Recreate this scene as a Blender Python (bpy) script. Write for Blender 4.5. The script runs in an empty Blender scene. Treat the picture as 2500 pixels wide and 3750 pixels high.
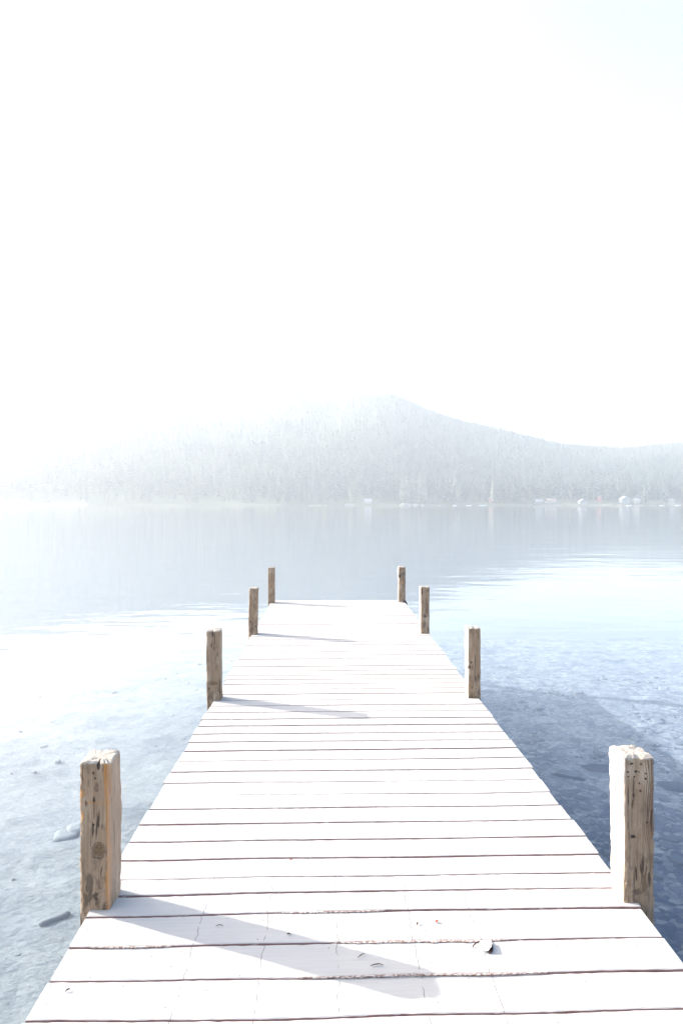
import bpy, math, random
import numpy as np
from mathutils import Vector, noise, Matrix

sc = bpy.context.scene
COL = sc.collection
R = math.radians
random.seed(7)
rng = np.random.default_rng(7)

# ------------------------------------------------------------------ camera
# units are metres; the deck top is z = 0, the pier runs along +Y
CAM_H = 1.6
YAW = math.atan(46 / 2090)        # to the right of the pier's axis
PITCH = math.atan(31 / 2090)      # slightly down
cam_d = bpy.data.cameras.new('camera')
cam = bpy.data.objects.new('camera', cam_d)
COL.objects.link(cam)
cam_d.sensor_fit = 'VERTICAL'
cam_d.sensor_height = 36
cam_d.lens = 36 * 2090 / 3750
cam_d.clip_start = 0.05
cam_d.clip_end = 12000
cam.location = (0, 0, CAM_H)
cam.rotation_euler = (R(90) - PITCH, 0, -YAW)
sc.camera = cam

# ------------------------------------------------------------------ light
SUN_EL = R(24.3)
SUN_DIR = Vector((-0.9426 * math.cos(SUN_EL), 0.334 * math.cos(SUN_EL), math.sin(SUN_EL)))
SUN_ROT = math.atan2(SUN_DIR.x, SUN_DIR.y)
world = bpy.data.worlds.new('World')
sc.world = world
world.use_nodes = True
wt = world.node_tree
bg = wt.nodes['Background']
sky = wt.nodes.new('ShaderNodeTexSky')
sky.sky_type = 'NISHITA'
sky.sun_disc = False
sky.sun_elevation = SUN_EL
sky.sun_rotation = SUN_ROT
sky.air_density = 0.9
sky.dust_density = 4.0
sky.ozone_density = 0.0
wt.links.new(sky.outputs[0], bg.inputs[0])
bg.inputs[1].default_value = 0.15
sd = bpy.data.lights.new('sun', 'SUN')
sd.energy = 3.9
sd.angle = R(0.5)
sd.color = (1.0, 0.95, 0.88)
sun = bpy.data.objects.new('sun', sd)
COL.objects.link(sun)
sun.rotation_euler = (-SUN_DIR).to_track_quat('-Z', 'Y').to_euler()
sun.location = (-20, 8, 12)

sc.view_settings.view_transform = 'Standard'
sc.view_settings.look = 'None'
sc.view_settings.exposure = 1.95
sc.view_settings.gamma = 1
sc.view_settings.use_curve_mapping = False
sc.cycles.max_bounces = 10
sc.cycles.transparent_max_bounces = 12
sc.cycles.volume_bounces = 2
sc.cycles.use_denoising = True
sc.cycles.sample_clamp_indirect = 8

# ------------------------------------------------------------------ helpers
HORIZON = 1844.0                  # row of the horizon in the 3750 px photo


def at(px, Y):
    """x of the point at depth Y along the pier's axis seen in photo column px"""
    return math.tan(math.atan((px - 1250) / 2090) + YAW) * Y


def tag(o, label=None, cat=None, group=None, kind=None):
    if label: o['label'] = label
    if cat: o['category'] = cat
    if group: o['group'] = group
    if kind: o['kind'] = kind
    return o


def empty(name, loc=(0, 0, 0), rz=0):
    o = bpy.data.objects.new(name, None)
    COL.objects.link(o)
    o.location = loc
    o.rotation_euler = (0, 0, rz)
    o.empty_display_size = 0.2
    return o


def obj(name, verts, faces, mats, parent=None, smooth=False, fmat=None):
    me = bpy.data.meshes.new(name)
    me.from_pydata([tuple(v) for v in verts], [], faces)
    for m in (mats if isinstance(mats, (list, tuple)) else [mats]):
        me.materials.append(m)
    if fmat is not None:
        me.polygons.foreach_set('material_index', fmat)
    if smooth:
        me.polygons.foreach_set('use_smooth', [True] * len(me.polygons))
    me.update()
    o = bpy.data.objects.new(name, me)
    COL.objects.link(o)
    o.parent = parent
    return o


class MB:
    def __init__(s):
        s.v = []; s.f = []; s.m = []

    def add(s, v, f, m=0):
        b = len(s.v)
        s.v += [tuple(p) for p in v]
        s.f += [tuple(i + b for i in q) for q in f]
        s.m += [m] * len(f)

    def box(s, x0, x1, y0, y1, z0, z1, m=0):
        v = [(x0, y0, z0), (x1, y0, z0), (x1, y1, z0), (x0, y1, z0), (x0, y0, z1), (x1, y0, z1), (x1, y1, z1), (x0, y1, z1)]
        s.add(v, [(3, 2, 1, 0), (4, 5, 6, 7), (0, 1, 5, 4), (1, 2, 6, 5), (2, 3, 7, 6), (3, 0, 4, 7)], m)

    def build(s, name, mats, parent=None, smooth=False):
        return obj(name, s.v, s.f, mats, parent, smooth, s.m)


class NT:
    """tiny node builder"""
    def __init__(s, name, rough=0.8):
        s.m = bpy.data.materials.new(name)
        s.m.use_nodes = True
        s.t = s.m.node_tree
        s.b = s.t.nodes['Principled BSDF']
        s.b.inputs['Roughness'].default_value = rough
        s.b.inputs['Specular IOR Level'].default_value = 0.3

    def n(s, typ, ins=None, **kw):
        nd = s.t.nodes.new(typ)
        for k, v in kw.items(): setattr(nd, k, v)
        for k, v in (ins or {}).items(): s.set(nd.inputs[k], v)
        return nd

    def set(s, sock, v):
        if hasattr(v, 'is_output') or isinstance(v, bpy.types.NodeSocket):
            s.t.links.new(v, sock)
        else:
            if isinstance(v, (tuple, list)) and len(v) == 3 and sock.type == 'RGBA': v = (*v, 1)
            sock.default_value = v

    def math(s, op, a, b=0.0, c=0.0, clamp=False):
        nd = s.n('ShaderNodeMath', {0: a, 1: b, 2: c}, operation=op, use_clamp=clamp)
        return nd.outputs[0]

    def coord(s, which='Object'):
        return s.n('ShaderNodeTexCoord').outputs[which]

    def mapping(s, vec, scale=(1, 1, 1), loc=(0, 0, 0), rot=(0, 0, 0)):
        return s.n('ShaderNodeMapping', {'Vector': vec, 'Scale': scale, 'Location': loc, 'Rotation': rot}).outputs[0]

    def noise(s, vec, scale=5, detail=4, rough=0.55, dist=0.0):
        return s.n('ShaderNodeTexNoise', {'Vector': vec, 'Scale': scale, 'Detail': detail, 'Roughness': rough, 'Distortion': dist}).outputs[0]

    def vor(s, vec, scale=5, feature='F1', out=0, rnd=1.0):
        return s.n('ShaderNodeTexVoronoi', {'Vector': vec, 'Scale': scale, 'Randomness': rnd}, feature=feature).outputs[out]

    def ramp(s, fac, stops, interp='LINEAR'):
        nd = s.n('ShaderNodeValToRGB', {0: fac})
        nd.color_ramp.interpolation = interp
        e = nd.color_ramp.elements
        while len(e) > 1: e.remove(e[-1])
        for i, (p, c) in enumerate(stops):
            el = e[0] if i == 0 else e.new(p)
            el.position = p
            el.color = (*c, 1) if isinstance(c, tuple) else (c, c, c, 1)
        return nd.outputs[0]

    def mix(s, fac, a, b, blend='MIX'):
        nd = s.n('ShaderNodeMix', {0: fac}, data_type='RGBA', blend_type=blend)
        s.set(nd.inputs[6], a); s.set(nd.inputs[7], b)
        return nd.outputs[2]

    def sep(s, vec):
        return s.n('ShaderNodeSeparateXYZ', {0: vec}).outputs

    def step(s, v, lo, hi, a=0.0, b=1.0):
        return s.n('ShaderNodeMapRange', {0: v, 1: lo, 2: hi, 3: a, 4: b}, interpolation_type='SMOOTHSTEP').outputs[0]

    def bump(s, h, strength=0.5, dist=0.01, normal=None):
        ins = {'Height': h, 'Strength': strength, 'Distance': dist}
        if normal is not None: ins['Normal'] = normal
        return s.n('ShaderNodeBump', ins).outputs[0]

    def out(s, color=None, normal=None, rough=None):
        if color is not None: s.set(s.b.inputs['Base Color'], color)
        if normal is not None: s.set(s.b.inputs['Normal'], normal)
        if rough is not None: s.set(s.b.inputs['Roughness'], rough)
        return s.m


def plain(name, col, rough=0.7, var=0.25, scale=3):
    m = NT(name, rough)
    n_ = m.noise(m.coord(), scale, 4)
    c = m.mix(n_, tuple(x * (1 - var) for x in col), tuple(min(1, x * (1 + var)) for x in col))
    return m.out(c)


# ------------------------------------------------------------------ materials of the pier
def paint_material():
    m = NT('white_deck_paint', 1.0)
    m.b.inputs['Specular IOR Level'].default_value = 0.02
    P = m.coord('Object')
    x, y, z = m.sep(P)
    streak = m.noise(m.mapping(P, (1.5, 45, 1)), 2.0, 5, 0.6)
    blot = m.noise(P, 3.0, 4)
    col = m.mix(streak, (0.32, 0.317, 0.31), (0.42, 0.418, 0.415))
    # faint damp / worn smudges
    sm = m.noise(m.mapping(P, (0.9, 2.4, 1), (3.1, 0.4, 0)), 1.6, 3, 0.5, 0.4)
    col = m.mix(m.step(sm, 0.57, 0.72, 0, 0.6), col, (0.34, 0.335, 0.345))
    # faint greenish-brown grain
    g = m.noise(m.mapping(P, (2.2, 90, 1), (0, 9, 0)), 3.0, 3, 0.7)
    col = m.mix(m.step(g, 0.62, 0.76, 0, 0.55), col, (0.45, 0.40, 0.33))
    # hairline cracks across the near boards, over the joists
    wob = m.noise(m.mapping(P, (1, 7, 1)), 3.0, 3)
    dash = m.step(m.noise(m.mapping(P, (3, 22, 1), (1.7, 0, 0)), 1.0, 2), 0.42, 0.52)
    near = m.step(y, 2.75, 2.35)
    xx = m.math('ADD', x, m.math('MULTIPLY', m.math('SUBTRACT', wob, 0.5), 0.035))
    cr = None
    for xi in (-0.49, -0.235, 0.03, 0.31, 0.55):
        d = m.step(m.math('ABSOLUTE', m.math('SUBTRACT', xx, xi)), 0.0022, 0.0006)
        cr = d if cr is None else m.math('MAXIMUM', cr, d)
    cr = m.math('MULTIPLY', m.math('MULTIPLY', cr, dash), near)
    col = m.mix(m.math('MULTIPLY', cr, 0.75), col, (0.10, 0.08, 0.08))
    # specks: nail heads, dirt, insect holes
    vn = m.n('ShaderNodeTexVoronoi', {'Vector': P, 'Scale': 8.0}, voronoi_dimensions='2D')
    v, vc = vn.outputs[0], vn.outputs[1]
    r_, g_, b_ = m.sep(vc)
    sp = m.math('MULTIPLY', m.step(v, 0.030, 0.014), m.math('GREATER_THAN', r_, 0.55))
    col = m.mix(m.math('MULTIPLY', sp, 0.8), col, (0.12, 0.09, 0.09))
    h = m.math('ADD', m.math('MULTIPLY', streak, 0.5), m.math('MULTIPLY', blot, 0.5))
    return m.out(col, m.bump(h, 0.25, 0.003))


def edge_material():
    m = NT('bare_board_edge', 0.85)
    P = m.coord('Object')
    a = m.noise(m.mapping(P, (5, 60, 60)), 3.0, 4)
    c = m.mix(a, (0.14, 0.075, 0.07), (0.33, 0.22, 0.20))
    w = m.noise(m.mapping(P, (4, 30, 20), (5, 0, 0)), 4.0, 3)
    c = m.mix(m.step(w, 0.64, 0.70), c, (0.45, 0.42, 0.41))
    return m.out(c)


def wood_material(name, seed, feats=(), orange=0.0, ridge=0.0, warm=0.0, mold=0.3, light=1.0, top=0, side=0.0, left=0.0, hw=0.06):
    """weathered grey-brown timber, grain along z; feats = knots, holes and stains on the front
    (x, z, rx, rz, colour, strength)"""
    m = NT(name, 0.85)
    P = m.coord('Object')
    x, y, z = m.sep(P)
    off = (seed * 3.17, seed * 1.3, seed * 2.1)
    # grain bends round the knots
    wn = m.noise(m.mapping(P, (7, 7, 2.2), off), 1.0, 2)
    bend = m.math('MULTIPLY', m.math('SUBTRACT', wn, 0.5), 0.05)
    kx = None
    for (fx, fz, rx, rz, c, s, *k) in feats:
        if not k: continue
        dz = m.math('DIVIDE', m.math('SUBTRACT', z, fz), rz * 2.2)
        dx = m.math('SUBTRACT', x, fx)
        g = m.math('EXPONENT', m.math('MULTIPLY', m.math('MULTIPLY', dz, dz), -1.0))
        hx = m.math('DIVIDE', dx, rx * 1.3)
        gx = m.math('EXPONENT', m.math('MULTIPLY', m.math('MULTIPLY', hx, hx), -1.0))
        t = m.math('MULTIPLY', m.math('MULTIPLY', g, gx), m.math('MULTIPLY', dx, -0.75))
        bend = m.math('ADD', bend, t)
    xw = m.math('ADD', x, bend)
    V = m.n('ShaderNodeCombineXYZ', {0: xw, 1: y, 2: z}).outputs[0]
    grain = m.noise(m.mapping(V, (115, 115, 3.2), off), 1.0, 5, 0.62)
    fine = m.noise(m.mapping(V, (300, 300, 8), off), 1.0, 3, 0.6)
    blot = m.noise(m.mapping(P, (12, 12, 6), off), 1.0, 5, 0.6)
    L = light * 0.64
    col = m.ramp(grain, [(0.28, (0.11 * L, 0.08 * L, 0.058 * L)), (0.42, (0.27 * L, 0.205 * L, 0.15 * L)), (0.56, (0.38 * L, 0.31 * L, 0.24 * L)), (0.75, (0.50 * L, 0.43 * L, 0.35 * L))])
    col = m.mix(m.math('MULTIPLY', fine, 0.6), col, (0.16, 0.115, 0.08))
    col = m.mix(m.step(blot, 0.42, 0.70, 0, 0.5), col, (0.22, 0.165, 0.125))
    col = m.mix(m.step(blot, 0.50, 0.30, 0, 0.4), col, (0.52, 0.46, 0.38))
    col = m.mix(0.16 + warm, col, (0.40, 0.24, 0.12))
    pat = m.noise(m.mapping(P, (22, 22, 9), (seed * 2.3, 1, seed)), 1.0, 4, 0.7)
    col = m.mix(m.step(pat, 0.52, 0.66, 0, 0.55), col, (0.12, 0.085, 0.06))
    # narrow dark checks
    chk = m.noise(m.mapping(V, (70, 70, 5), (seed, 4, seed)), 1.0, 2, 0.5)
    ck = m.step(chk, 0.62, 0.67)
    col = m.mix(m.math('MULTIPLY', ck, 0.95), col, (0.045, 0.032, 0.025))
    height = m.math('SUBTRACT', grain, m.math('MULTIPLY', ck, 0.8))
    if ridge:
        rr = m.math('SINE', m.math('MULTIPLY', m.math('ADD', xw, m.math('MULTIPLY', wn, 0.02)), 900.0))
        mk = m.math('MULTIPLY', m.step(x, 0.004, 0.03), m.step(z, 0.18, 0.3))
        mk = m.math('MULTIPLY', mk, ridge)
        col = m.mix(m.math('MULTIPLY', m.step(rr, -0.1, 0.9), mk), col, (0.085, 0.05, 0.035))
    # mould and stains towards the water
    mo = m.noise(m.mapping(P, (26, 26, 14), off), 1.0, 5, 0.65)
    mk = m.math('MULTIPLY', m.step(mo, 0.50, 0.62), m.step(z, 0.26, 0.05))
    col = m.mix(m.math('MULTIPLY', mk, mold * 2), col, (0.075, 0.055, 0.04))
    if orange:
        e = m.step(m.math('SUBTRACT', xw, m.math('MULTIPLY', m.noise(P, 14, 3), 0.012)), 0.040, 0.050)
        e = m.math('MULTIPLY', e, m.step(y, -0.046, -0.055))
        col = m.mix(m.math('MULTIPLY', e, orange), col, (0.34, 0.16, 0.05))
    if side:   # pale pinkish side that faces the pier: light bounced off the boards, painted in
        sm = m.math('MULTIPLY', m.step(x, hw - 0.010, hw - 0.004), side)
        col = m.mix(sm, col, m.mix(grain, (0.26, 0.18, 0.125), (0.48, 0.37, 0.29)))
    if left:   # left side painted pale for the direct sun on it
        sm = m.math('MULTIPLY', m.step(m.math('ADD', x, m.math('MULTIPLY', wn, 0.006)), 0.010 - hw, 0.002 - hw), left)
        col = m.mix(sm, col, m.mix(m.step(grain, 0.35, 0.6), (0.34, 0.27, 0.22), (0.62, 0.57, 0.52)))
    # pale end grain on the cut top, brightened to paint the sun on it
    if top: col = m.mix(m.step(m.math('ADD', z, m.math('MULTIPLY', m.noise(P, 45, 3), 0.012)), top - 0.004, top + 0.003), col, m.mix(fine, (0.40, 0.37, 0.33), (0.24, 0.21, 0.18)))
    front = m.math('LESS_THAN', y, -0.025)
    wx = m.math('MULTIPLY', m.math('SUBTRACT', m.noise(P, 60, 4), 0.5), 0.024)
    wz = m.math('MULTIPLY', m.math('SUBTRACT', m.noise(m.mapping(P, (1, 1, 1), (7, 7, 7)), 55, 4), 0.5), 0.024)
    for (fx, fz, rx, rz, c, s, *k) in feats:
        a = m.math('DIVIDE', m.math('ADD', m.math('SUBTRACT', x, fx), m.math('MULTIPLY', wx, min(1, rx / 0.01))), rx)
        b = m.math('DIVIDE', m.math('ADD', m.math('SUBTRACT', z, fz), m.math('MULTIPLY', wz, min(1, rz / 0.01))), rz)
        d = m.math('SQRT', m.math('ADD', m.math('MULTIPLY', a, a), m.math('MULTIPLY', b, b)))
        mk = m.math('MULTIPLY', m.math('MULTIPLY', m.step(d, 1.1, 0.75), front), s)
        if k:   # knot: rings in the wood
            rg = m.noise(m.mapping(P, (1, 1, 1), (seed, 2, 3)), 95, 3, 0.6)
            cc = m.mix(m.step(rg, 0.4, 0.62), c, tuple(v * 2.0 for v in c))
            col = m.mix(mk, col, cc)
            ring = m.math('MULTIPLY', m.math('MULTIPLY', m.step(m.math('ABSOLUTE', m.math('SUBTRACT', d, 1.15)), 0.16, 0.05), front), m.step(wn, 0.40, 0.55))
            col = m.mix(m.math('MULTIPLY', ring, 0.8), col, (0.05, 0.035, 0.025))
        else:
            col = m.mix(mk, col, c)
        if sum(c) < 0.3:
            height = m.math('SUBTRACT', height, m.math('MULTIPLY', mk, 1.2))
    return m.out(col, m.bump(height, 0.9, 0.004))


M_PAINT = paint_material()
M_EDGE = edge_material()
M_BEAM = plain('dark_wet_timber', (0.10, 0.065, 0.05), 0.8, 0.4, 12)
DK = (0.035, 0.026, 0.022)
OR = (0.34, 0.17, 0.06)
BR = (0.085, 0.055, 0.03)

# ------------------------------------------------------------------ pier
pier = empty('pier', (0, 0, 0))
tag(pier, 'long white board pier with eight weathered posts running out over the lake', 'pier')

XL, XR = -0.94, 1.228
# photo rows (of 2352) of the near board joints, then an even run to the end of the pier
rows = [2351, 2257, 2178, 2105, 2057, 2019, 1975, 1932, 1893, 1859, 1828, 1799, 1773, 1748, 1725]
joints = [CAM_H * 1310.7 / (r_ - 1156.5) for r_ in rows]
j0 = joints[0]
back = []
yb = j0
while yb > -3.6:
    yb -= 0.145
    back.append(yb)
joints = back[::-1] + joints
while joints[-1] < 9.30:
    joints.append(joints[-1] + 0.1405 + random.uniform(-0.012, 0.012))
joints.append(9.44)
if joints[-1] - joints[-2] < 0.1: joints.pop(-2)


def sway(x, y):
    """the joints are not quite straight"""
    return 0.012 * noise.noise(Vector((x * 0.7, y * 1.3, 3))) + 0.009 * noise.noise(Vector((x * 1.9, y * 2.0, 9)))


def plank(y0, y1, i):
    NX = 90
    gap = random.uniform(0.0035, 0.0065)
    if 2.0 < y0 < 2.3: gap = 0.0075
    if y0 > 3.6: gap = random.uniform(0.007, 0.0125)
    th = 0.038
    xl = XL + random.uniform(-0.007, 0.008)
    xr = XR + random.uniform(-0.007, 0.008)
    dz = random.uniform(-0.0012, 0.0012)
    tilt = random.uniform(-0.002, 0.002)
    cx = random.uniform(-0.0015, 0.0015)
    prof = [(0, -th), (0, -0.006), (0.0016, -0.0018), (0.005, 0), (0.5, 0), (-0.005, 0), (-0.0016, -0.0018), (0, -0.006), (0, -th)]
    v = []
    np_ = len(prof)
    sd_ = i * 7.31
    for k in range(NX + 1):
        t = k / NX
        x = xl + (xr - xl) * t
        ja = 0.0016 * noise.noise(Vector((x * 22, sd_, 0))) + 0.0012 * noise.noise(Vector((x * 70, sd_, 4)))
        jb = 0.0016 * noise.noise(Vector((x * 22, sd_, 8))) + 0.0012 * noise.noise(Vector((x * 70, sd_, 12)))
        ya = y0 + sway(x, y0) + gap / 2 + ja
        yc = y1 + sway(x, y1) - gap / 2 + jb
        ym = (ya + yc) / 2
        for q, (py, pz) in enumerate(prof):
            if q < 4: yy = ya + py
            elif q == 4: yy = ym
            else: yy = yc + py
            zz = pz
            if pz > -0.02:
                zz += dz + tilt * (yy - ym) / 0.14 + cx * (2 * t - 1) + 0.0012 * noise.noise(Vector((x * 3, yy * 9, sd_)))
                if pz < 0: zz += 0.0016 * noise.noise(Vector((x * 60, sd_, q)))
            v.append((x, yy, zz))
    f = []; fm = []
    for k in range(NX):
        for q in range(np_):
            q2 = (q + 1) % np_
            a = k * np_
            f.append((a + q, a + np_ + q, a + np_ + q2, a + q2))
            fm.append(1 if q in (0, 1, 6, 7, 8) else 0)
    f.append(tuple(range(np_))); fm.append(0)
    f.append(tuple(NX * np_ + q for q in range(np_ - 1, -1, -1))); fm.append(0)
    return obj('plank', v, f, [M_PAINT, M_EDGE], pier, False, fm)


for i in range(len(joints) - 1):
    plank(joints[i], joints[i + 1], i)

# joists under the boards, fascia at the end
for xj in (-0.78, -0.24, 0.31, 1.06):
    b = MB(); b.box(xj - 0.035, xj + 0.035, -3.5, 9.36, -0.20, -0.0405); b.build('joist', M_BEAM, pier)


def post_mesh(w, d, h, seed, lean=0.0, bow=0.0, wave=1.0, notch=(), top_rough=1.0):
    """square timber: front face at local y=-d/2; from z=-1.35 up to h"""
    per = []
    n = 14
    ch = 0.007
    for (ax, ay, bx, by) in ((-1, -1, 1, -1), (1, -1, 1, 1), (1, 1, -1, 1), (-1, 1, -1, -1)):
        for k in range(n):
            t = (k + 0.5) / n * 2 - 1
            t = math.copysign(abs(t) ** 0.8, t)
            px = (ax + bx) / 2 + (bx - ax) / 2 * t
            py = (ay + by) / 2 + (by - ay) / 2 * t
            per.append((px, py))
    N = len(per)
    zs = [-1.35, -1.0, -0.7, -0.5, -0.35, -0.25] + list(np.linspace(-0.18, h - 0.03, 66)) + [h - 0.02, h - 0.012, h - 0.006, h - 0.002]
    v = []
    s = seed * 5.3
    for z in zs:
        for (px, py) in per:
            x = px * w / 2; y = py * d / 2
            # rounded corners
            cm = min(abs(px), abs(py))
            rnd = 1 - max(0, (cm - 0.82) / 0.18) ** 2 * 0.035
            x *= rnd; y *= rnd
            # worn waviness of the arrises and faces
            a = noise.noise(Vector((px * 1.1 + s, py * 1.1, z * 5))) * 0.0035
            a += noise.noise(Vector((px * 2.1 + s, py * 2.1, z * 17 + s))) * 0.0016
            a += noise.noise(Vector((px * 6 + s, py * 6, z * 45))) * 0.0011
            corner = max(0, (cm - 0.7) / 0.3)
            a += -abs(noise.noise(Vector((px * 3 + s, py * 3, z * 30 + 5)))) * 0.006 * corner
            k = 1 + a * wave / (w / 2)
            if z > h - 0.025:
                e = (z - (h - 0.025)) / 0.025
                k *= 1 - 0.03 * e * e
            xo = lean * z + bow * math.sin(z * 4 + seed)
            zz = z
            if z > h - 0.06:
                rim = noise.noise(Vector((px * 2.4 + s, py * 2.4, 7))) * 0.006 + noise.noise(Vector((px * 9 + s, py * 9, 2))) * 0.005
                rim -= max(0, cm - 0.85) * 0.03
                for (nx, ny, nr, nd) in notch:
                    dd = math.hypot(px - nx, py - ny)
                    rim -= nd * max(0, 1 - dd / nr)
                zz += rim * top_rough * (z - (h - 0.06)) / 0.06
            v.append((x * k + xo, y * k, zz))
    f = []
    for r_ in range(len(zs) - 1):
        for k in range(N):
            k2 = (k + 1) % N
            f.append((r_ * N + k, r_ * N + k2, (r_ + 1) * N + k2, (r_ + 1) * N + k))
    base = (len(zs) - 1) * N
    prev = base
    for sc_ in (0.9, 0.72, 0.5, 0.27):
        start = len(v)
        for k, (px, py) in enumerate(per):
            ex, ey, ez = v[base + k]
            cx = lean * h + bow * math.sin(h * 4 + seed)
            x = cx + (ex - cx) * sc_; y = ey * sc_
            zz = h + 0.003 + (ez - h) * max(0.0, (sc_ - 0.27) / 0.73) ** 2.5 + 0.005 * noise.noise(Vector((x * 40 + s, y * 40, 1))) + 0.004 * noise.noise(Vector((x * 12 + s, y * 90, 1)))
            v.append((x, y, zz))
        for k in range(N):
            k2 = (k + 1) % N
            f.append((prev + k, prev + k2, start + k2, start + k))
        prev = start
    f.append(tuple(prev + k for k in range(N)))
    f.append(tuple(range(N - 1, -1, -1)))
    return v, f


posts = [
    # x0, x1 of the front face, front depth, height, label, material args, mesh args
    (-0.985, -0.862, 2.244, 0.585, 'thick brown timber post with a big cracked knot and an orange stained edge',
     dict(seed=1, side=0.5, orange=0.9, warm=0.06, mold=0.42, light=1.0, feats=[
         (0.020, 0.235, 0.021, 0.028, BR, 0.9, 1), (0.002, 0.435, 0.0045, 0.018, DK, 1.0), (0.003, 0.40, 0.003, 0.045, (0.10, 0.06, 0.04), 0.8),
         (0.0, 0.545, 0.004, 0.005, DK, 1), (0.008, 0.522, 0.004, 0.005, DK, 1), (0.014, 0.488, 0.008, 0.02, (0.12, 0.08, 0.055), 0.8),
         (-0.001, 0.337, 0.004, 0.006, DK, 1), (-0.046, 0.46, 0.016, 0.016, OR, 0.7), (-0.046, 0.373, 0.014, 0.02, OR, 0.7),
         (0.005, 0.425, 0.07, 0.007, OR, 0.35), (0.02, 0.575, 0.006, 0.02, DK, 1), (-0.015, 0.10, 0.014, 0.05, (0.06, 0.045, 0.035), 0.6),
         (0.008, 0.06, 0.010, 0.018, DK, 0.8), (-0.028, 0.42, 0.005, 0.012, (0.09, 0.06, 0.04), 0.8)]),
     dict(lean=0.012, bow=0.003, notch=[(0.25, -1, 0.25, 0.016)])),
    (1.176, 1.303, 2.234, 0.587, 'thick grey timber post with a round knothole and many small holes near its top',
     dict(seed=2, ridge=0.85, warm=0.0, mold=0.25, light=1.05, feats=[
         (-0.028, 0.27, 0.011, 0.0075, DK, 1.0), (-0.034, 0.563, 0.007, 0.004, DK, 1), (0.002, 0.56, 0.005, 0.004, DK, 1), (-0.050, 0.53, 0.004, 0.004, DK, 1),
         (-0.018, 0.532, 0.005, 0.005, DK, 1), (-0.006, 0.53, 0.003, 0.003, DK, 1), (0.021, 0.523, 0.004, 0.003, DK, 1), (0.021, 0.502, 0.005, 0.004, DK, 1),
         (-0.050, 0.51, 0.004, 0.003, DK, 1), (-0.024, 0.51, 0.003, 0.004, DK, 1), (-0.004, 0.483, 0.003, 0.005, DK, 1), (0.0, 0.455, 0.006, 0.007, (0.08, 0.05, 0.04), 1),
         (-0.026, 0.46, 0.002, 0.05, DK, 0.8), (-0.026, 0.435, 0.006, 0.012, DK, 0.7), (0.04, 0.10, 0.006, 0.03, DK, 0.8), (0.02, 0.08, 0.010, 0.04, BR, 0.6),
         (-0.008, 0.045, 0.022, 0.012, DK, 0.55), (0.03, 0.327, 0.004, 0.005, DK, 0.9), (0.05, 0.28, 0.006, 0.02, (0.20, 0.11, 0.06), 0.8), (-0.03, 0.40, 0.004, 0.02, BR, 0.8)]),
     dict(lean=-0.008, bow=0.002, notch=[(0.0, -1, 0.3, 0.014), (-0.5, 1, 0.3, 0.008)])),
    (-0.990, -0.878, 4.627, 0.568, 'post with an eye-shaped knot low down and a crack at its top',
     dict(seed=3, orange=0.35, light=0.95, feats=[
         (0.0, 0.143, 0.026, 0.011, BR, 0.9, 1), (-0.006, 0.545, 0.008, 0.028, DK, 0.9), (0.004, 0.43, 0.004, 0.012, DK, 0.8), (-0.035, 0.10, 0.01, 0.01, BR, 0.8)]),
     dict(lean=0.0, bow=0.004, notch=[(-0.1, -1, 0.3, 0.018)])),
    (1.143, 1.250, 4.647, 0.576, 'reddish post with coarse wavy grain and two knots on its left edge',
     dict(seed=4, ridge=0.4, warm=0.12, light=1.15, feats=[
         (-0.030, 0.295, 0.009, 0.010, BR, 0.95, 1), (-0.044, 0.256, 0.012, 0.013, BR, 0.95, 1), (-0.02, 0.085, 0.008, 0.006, DK, 0.7), (-0.02, 0.02, 0.003, 0.04, DK, 0.7)]),
     dict(lean=-0.008, bow=0.003, notch=[(0.2, -1, 0.3, 0.008)])),
    (-0.978, -0.872, 6.963, 0.567, 'brown post with a flat top, second from the end of the pier',
     dict(seed=5, orange=0.4, warm=0.05, light=0.9, feats=[(-0.03, 0.16, 0.008, 0.018, DK, 0.8), (0.03, 0.44, 0.008, 0.014, BR, 0.8), (0.035, 0.10, 0.006, 0.015, DK, 0.8)]),
     dict(bow=0.006, wave=1.3)),
    (1.124, 1.236, 6.963, 0.576, 'pale post with a long dark rotten streak down its front',
     dict(seed=6, light=1.25, feats=[(0.012, 0.33, 0.014, 0.12, (0.11, 0.08, 0.06), 0.6), (0.0, 0.215, 0.022, 0.016, DK, 0.8), (0.03, 0.53, 0.01, 0.02, BR, 0.7), (-0.03, 0.40, 0.004, 0.03, BR, 0.7)]),
     dict(bow=-0.004, wave=1.3)),
    (-0.978, -0.872, 9.165, 0.572, 'slim post with a split top on the far left corner of the pier',
     dict(seed=7, orange=0.55, warm=0.08, light=1.1, feats=[(0.01, 0.45, 0.004, 0.12, DK, 0.8), (0.0, 0.12, 0.006, 0.02, DK, 0.8), (-0.02, 0.30, 0.02, 0.03, (0.40, 0.20, 0.10), 0.6)]),
     dict(notch=[(0.15, -1, 0.3, 0.03)])),
    (1.124, 1.240, 9.200, 0.573, 'pale pitted post with letters burnt into its upper front, on the far right corner of the pier',
     dict(seed=8, light=1.35, feats=[(-0.045, 0.425, 0.022, 0.028, DK, 0.95), (-0.01, 0.375, 0.004, 0.01, DK, 0.9), (0.03, 0.39, 0.003, 0.006, DK, 0.9), (0.0, 0.32, 0.02, 0.02, (0.40, 0.22, 0.10), 0.6),
                                      (-0.01, 0.21, 0.005, 0.016, BR, 0.9), (-0.03, 0.17, 0.004, 0.006, DK, 0.9), (0.005, 0.17, 0.005, 0.006, DK, 0.9), (0.035, 0.11, 0.006, 0.018, DK, 0.9), (0.03, 0.275, 0.003, 0.01, DK, 0.8),
                                      (-0.025, 0.53, 0.014, 0.014, BR, 0.8), (0.02, 0.545, 0.02, 0.01, BR, 0.7)]),
     dict(wave=1.2, notch=[(0.1, -1, 0.35, 0.02)])),
]
post_objs = []
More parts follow.
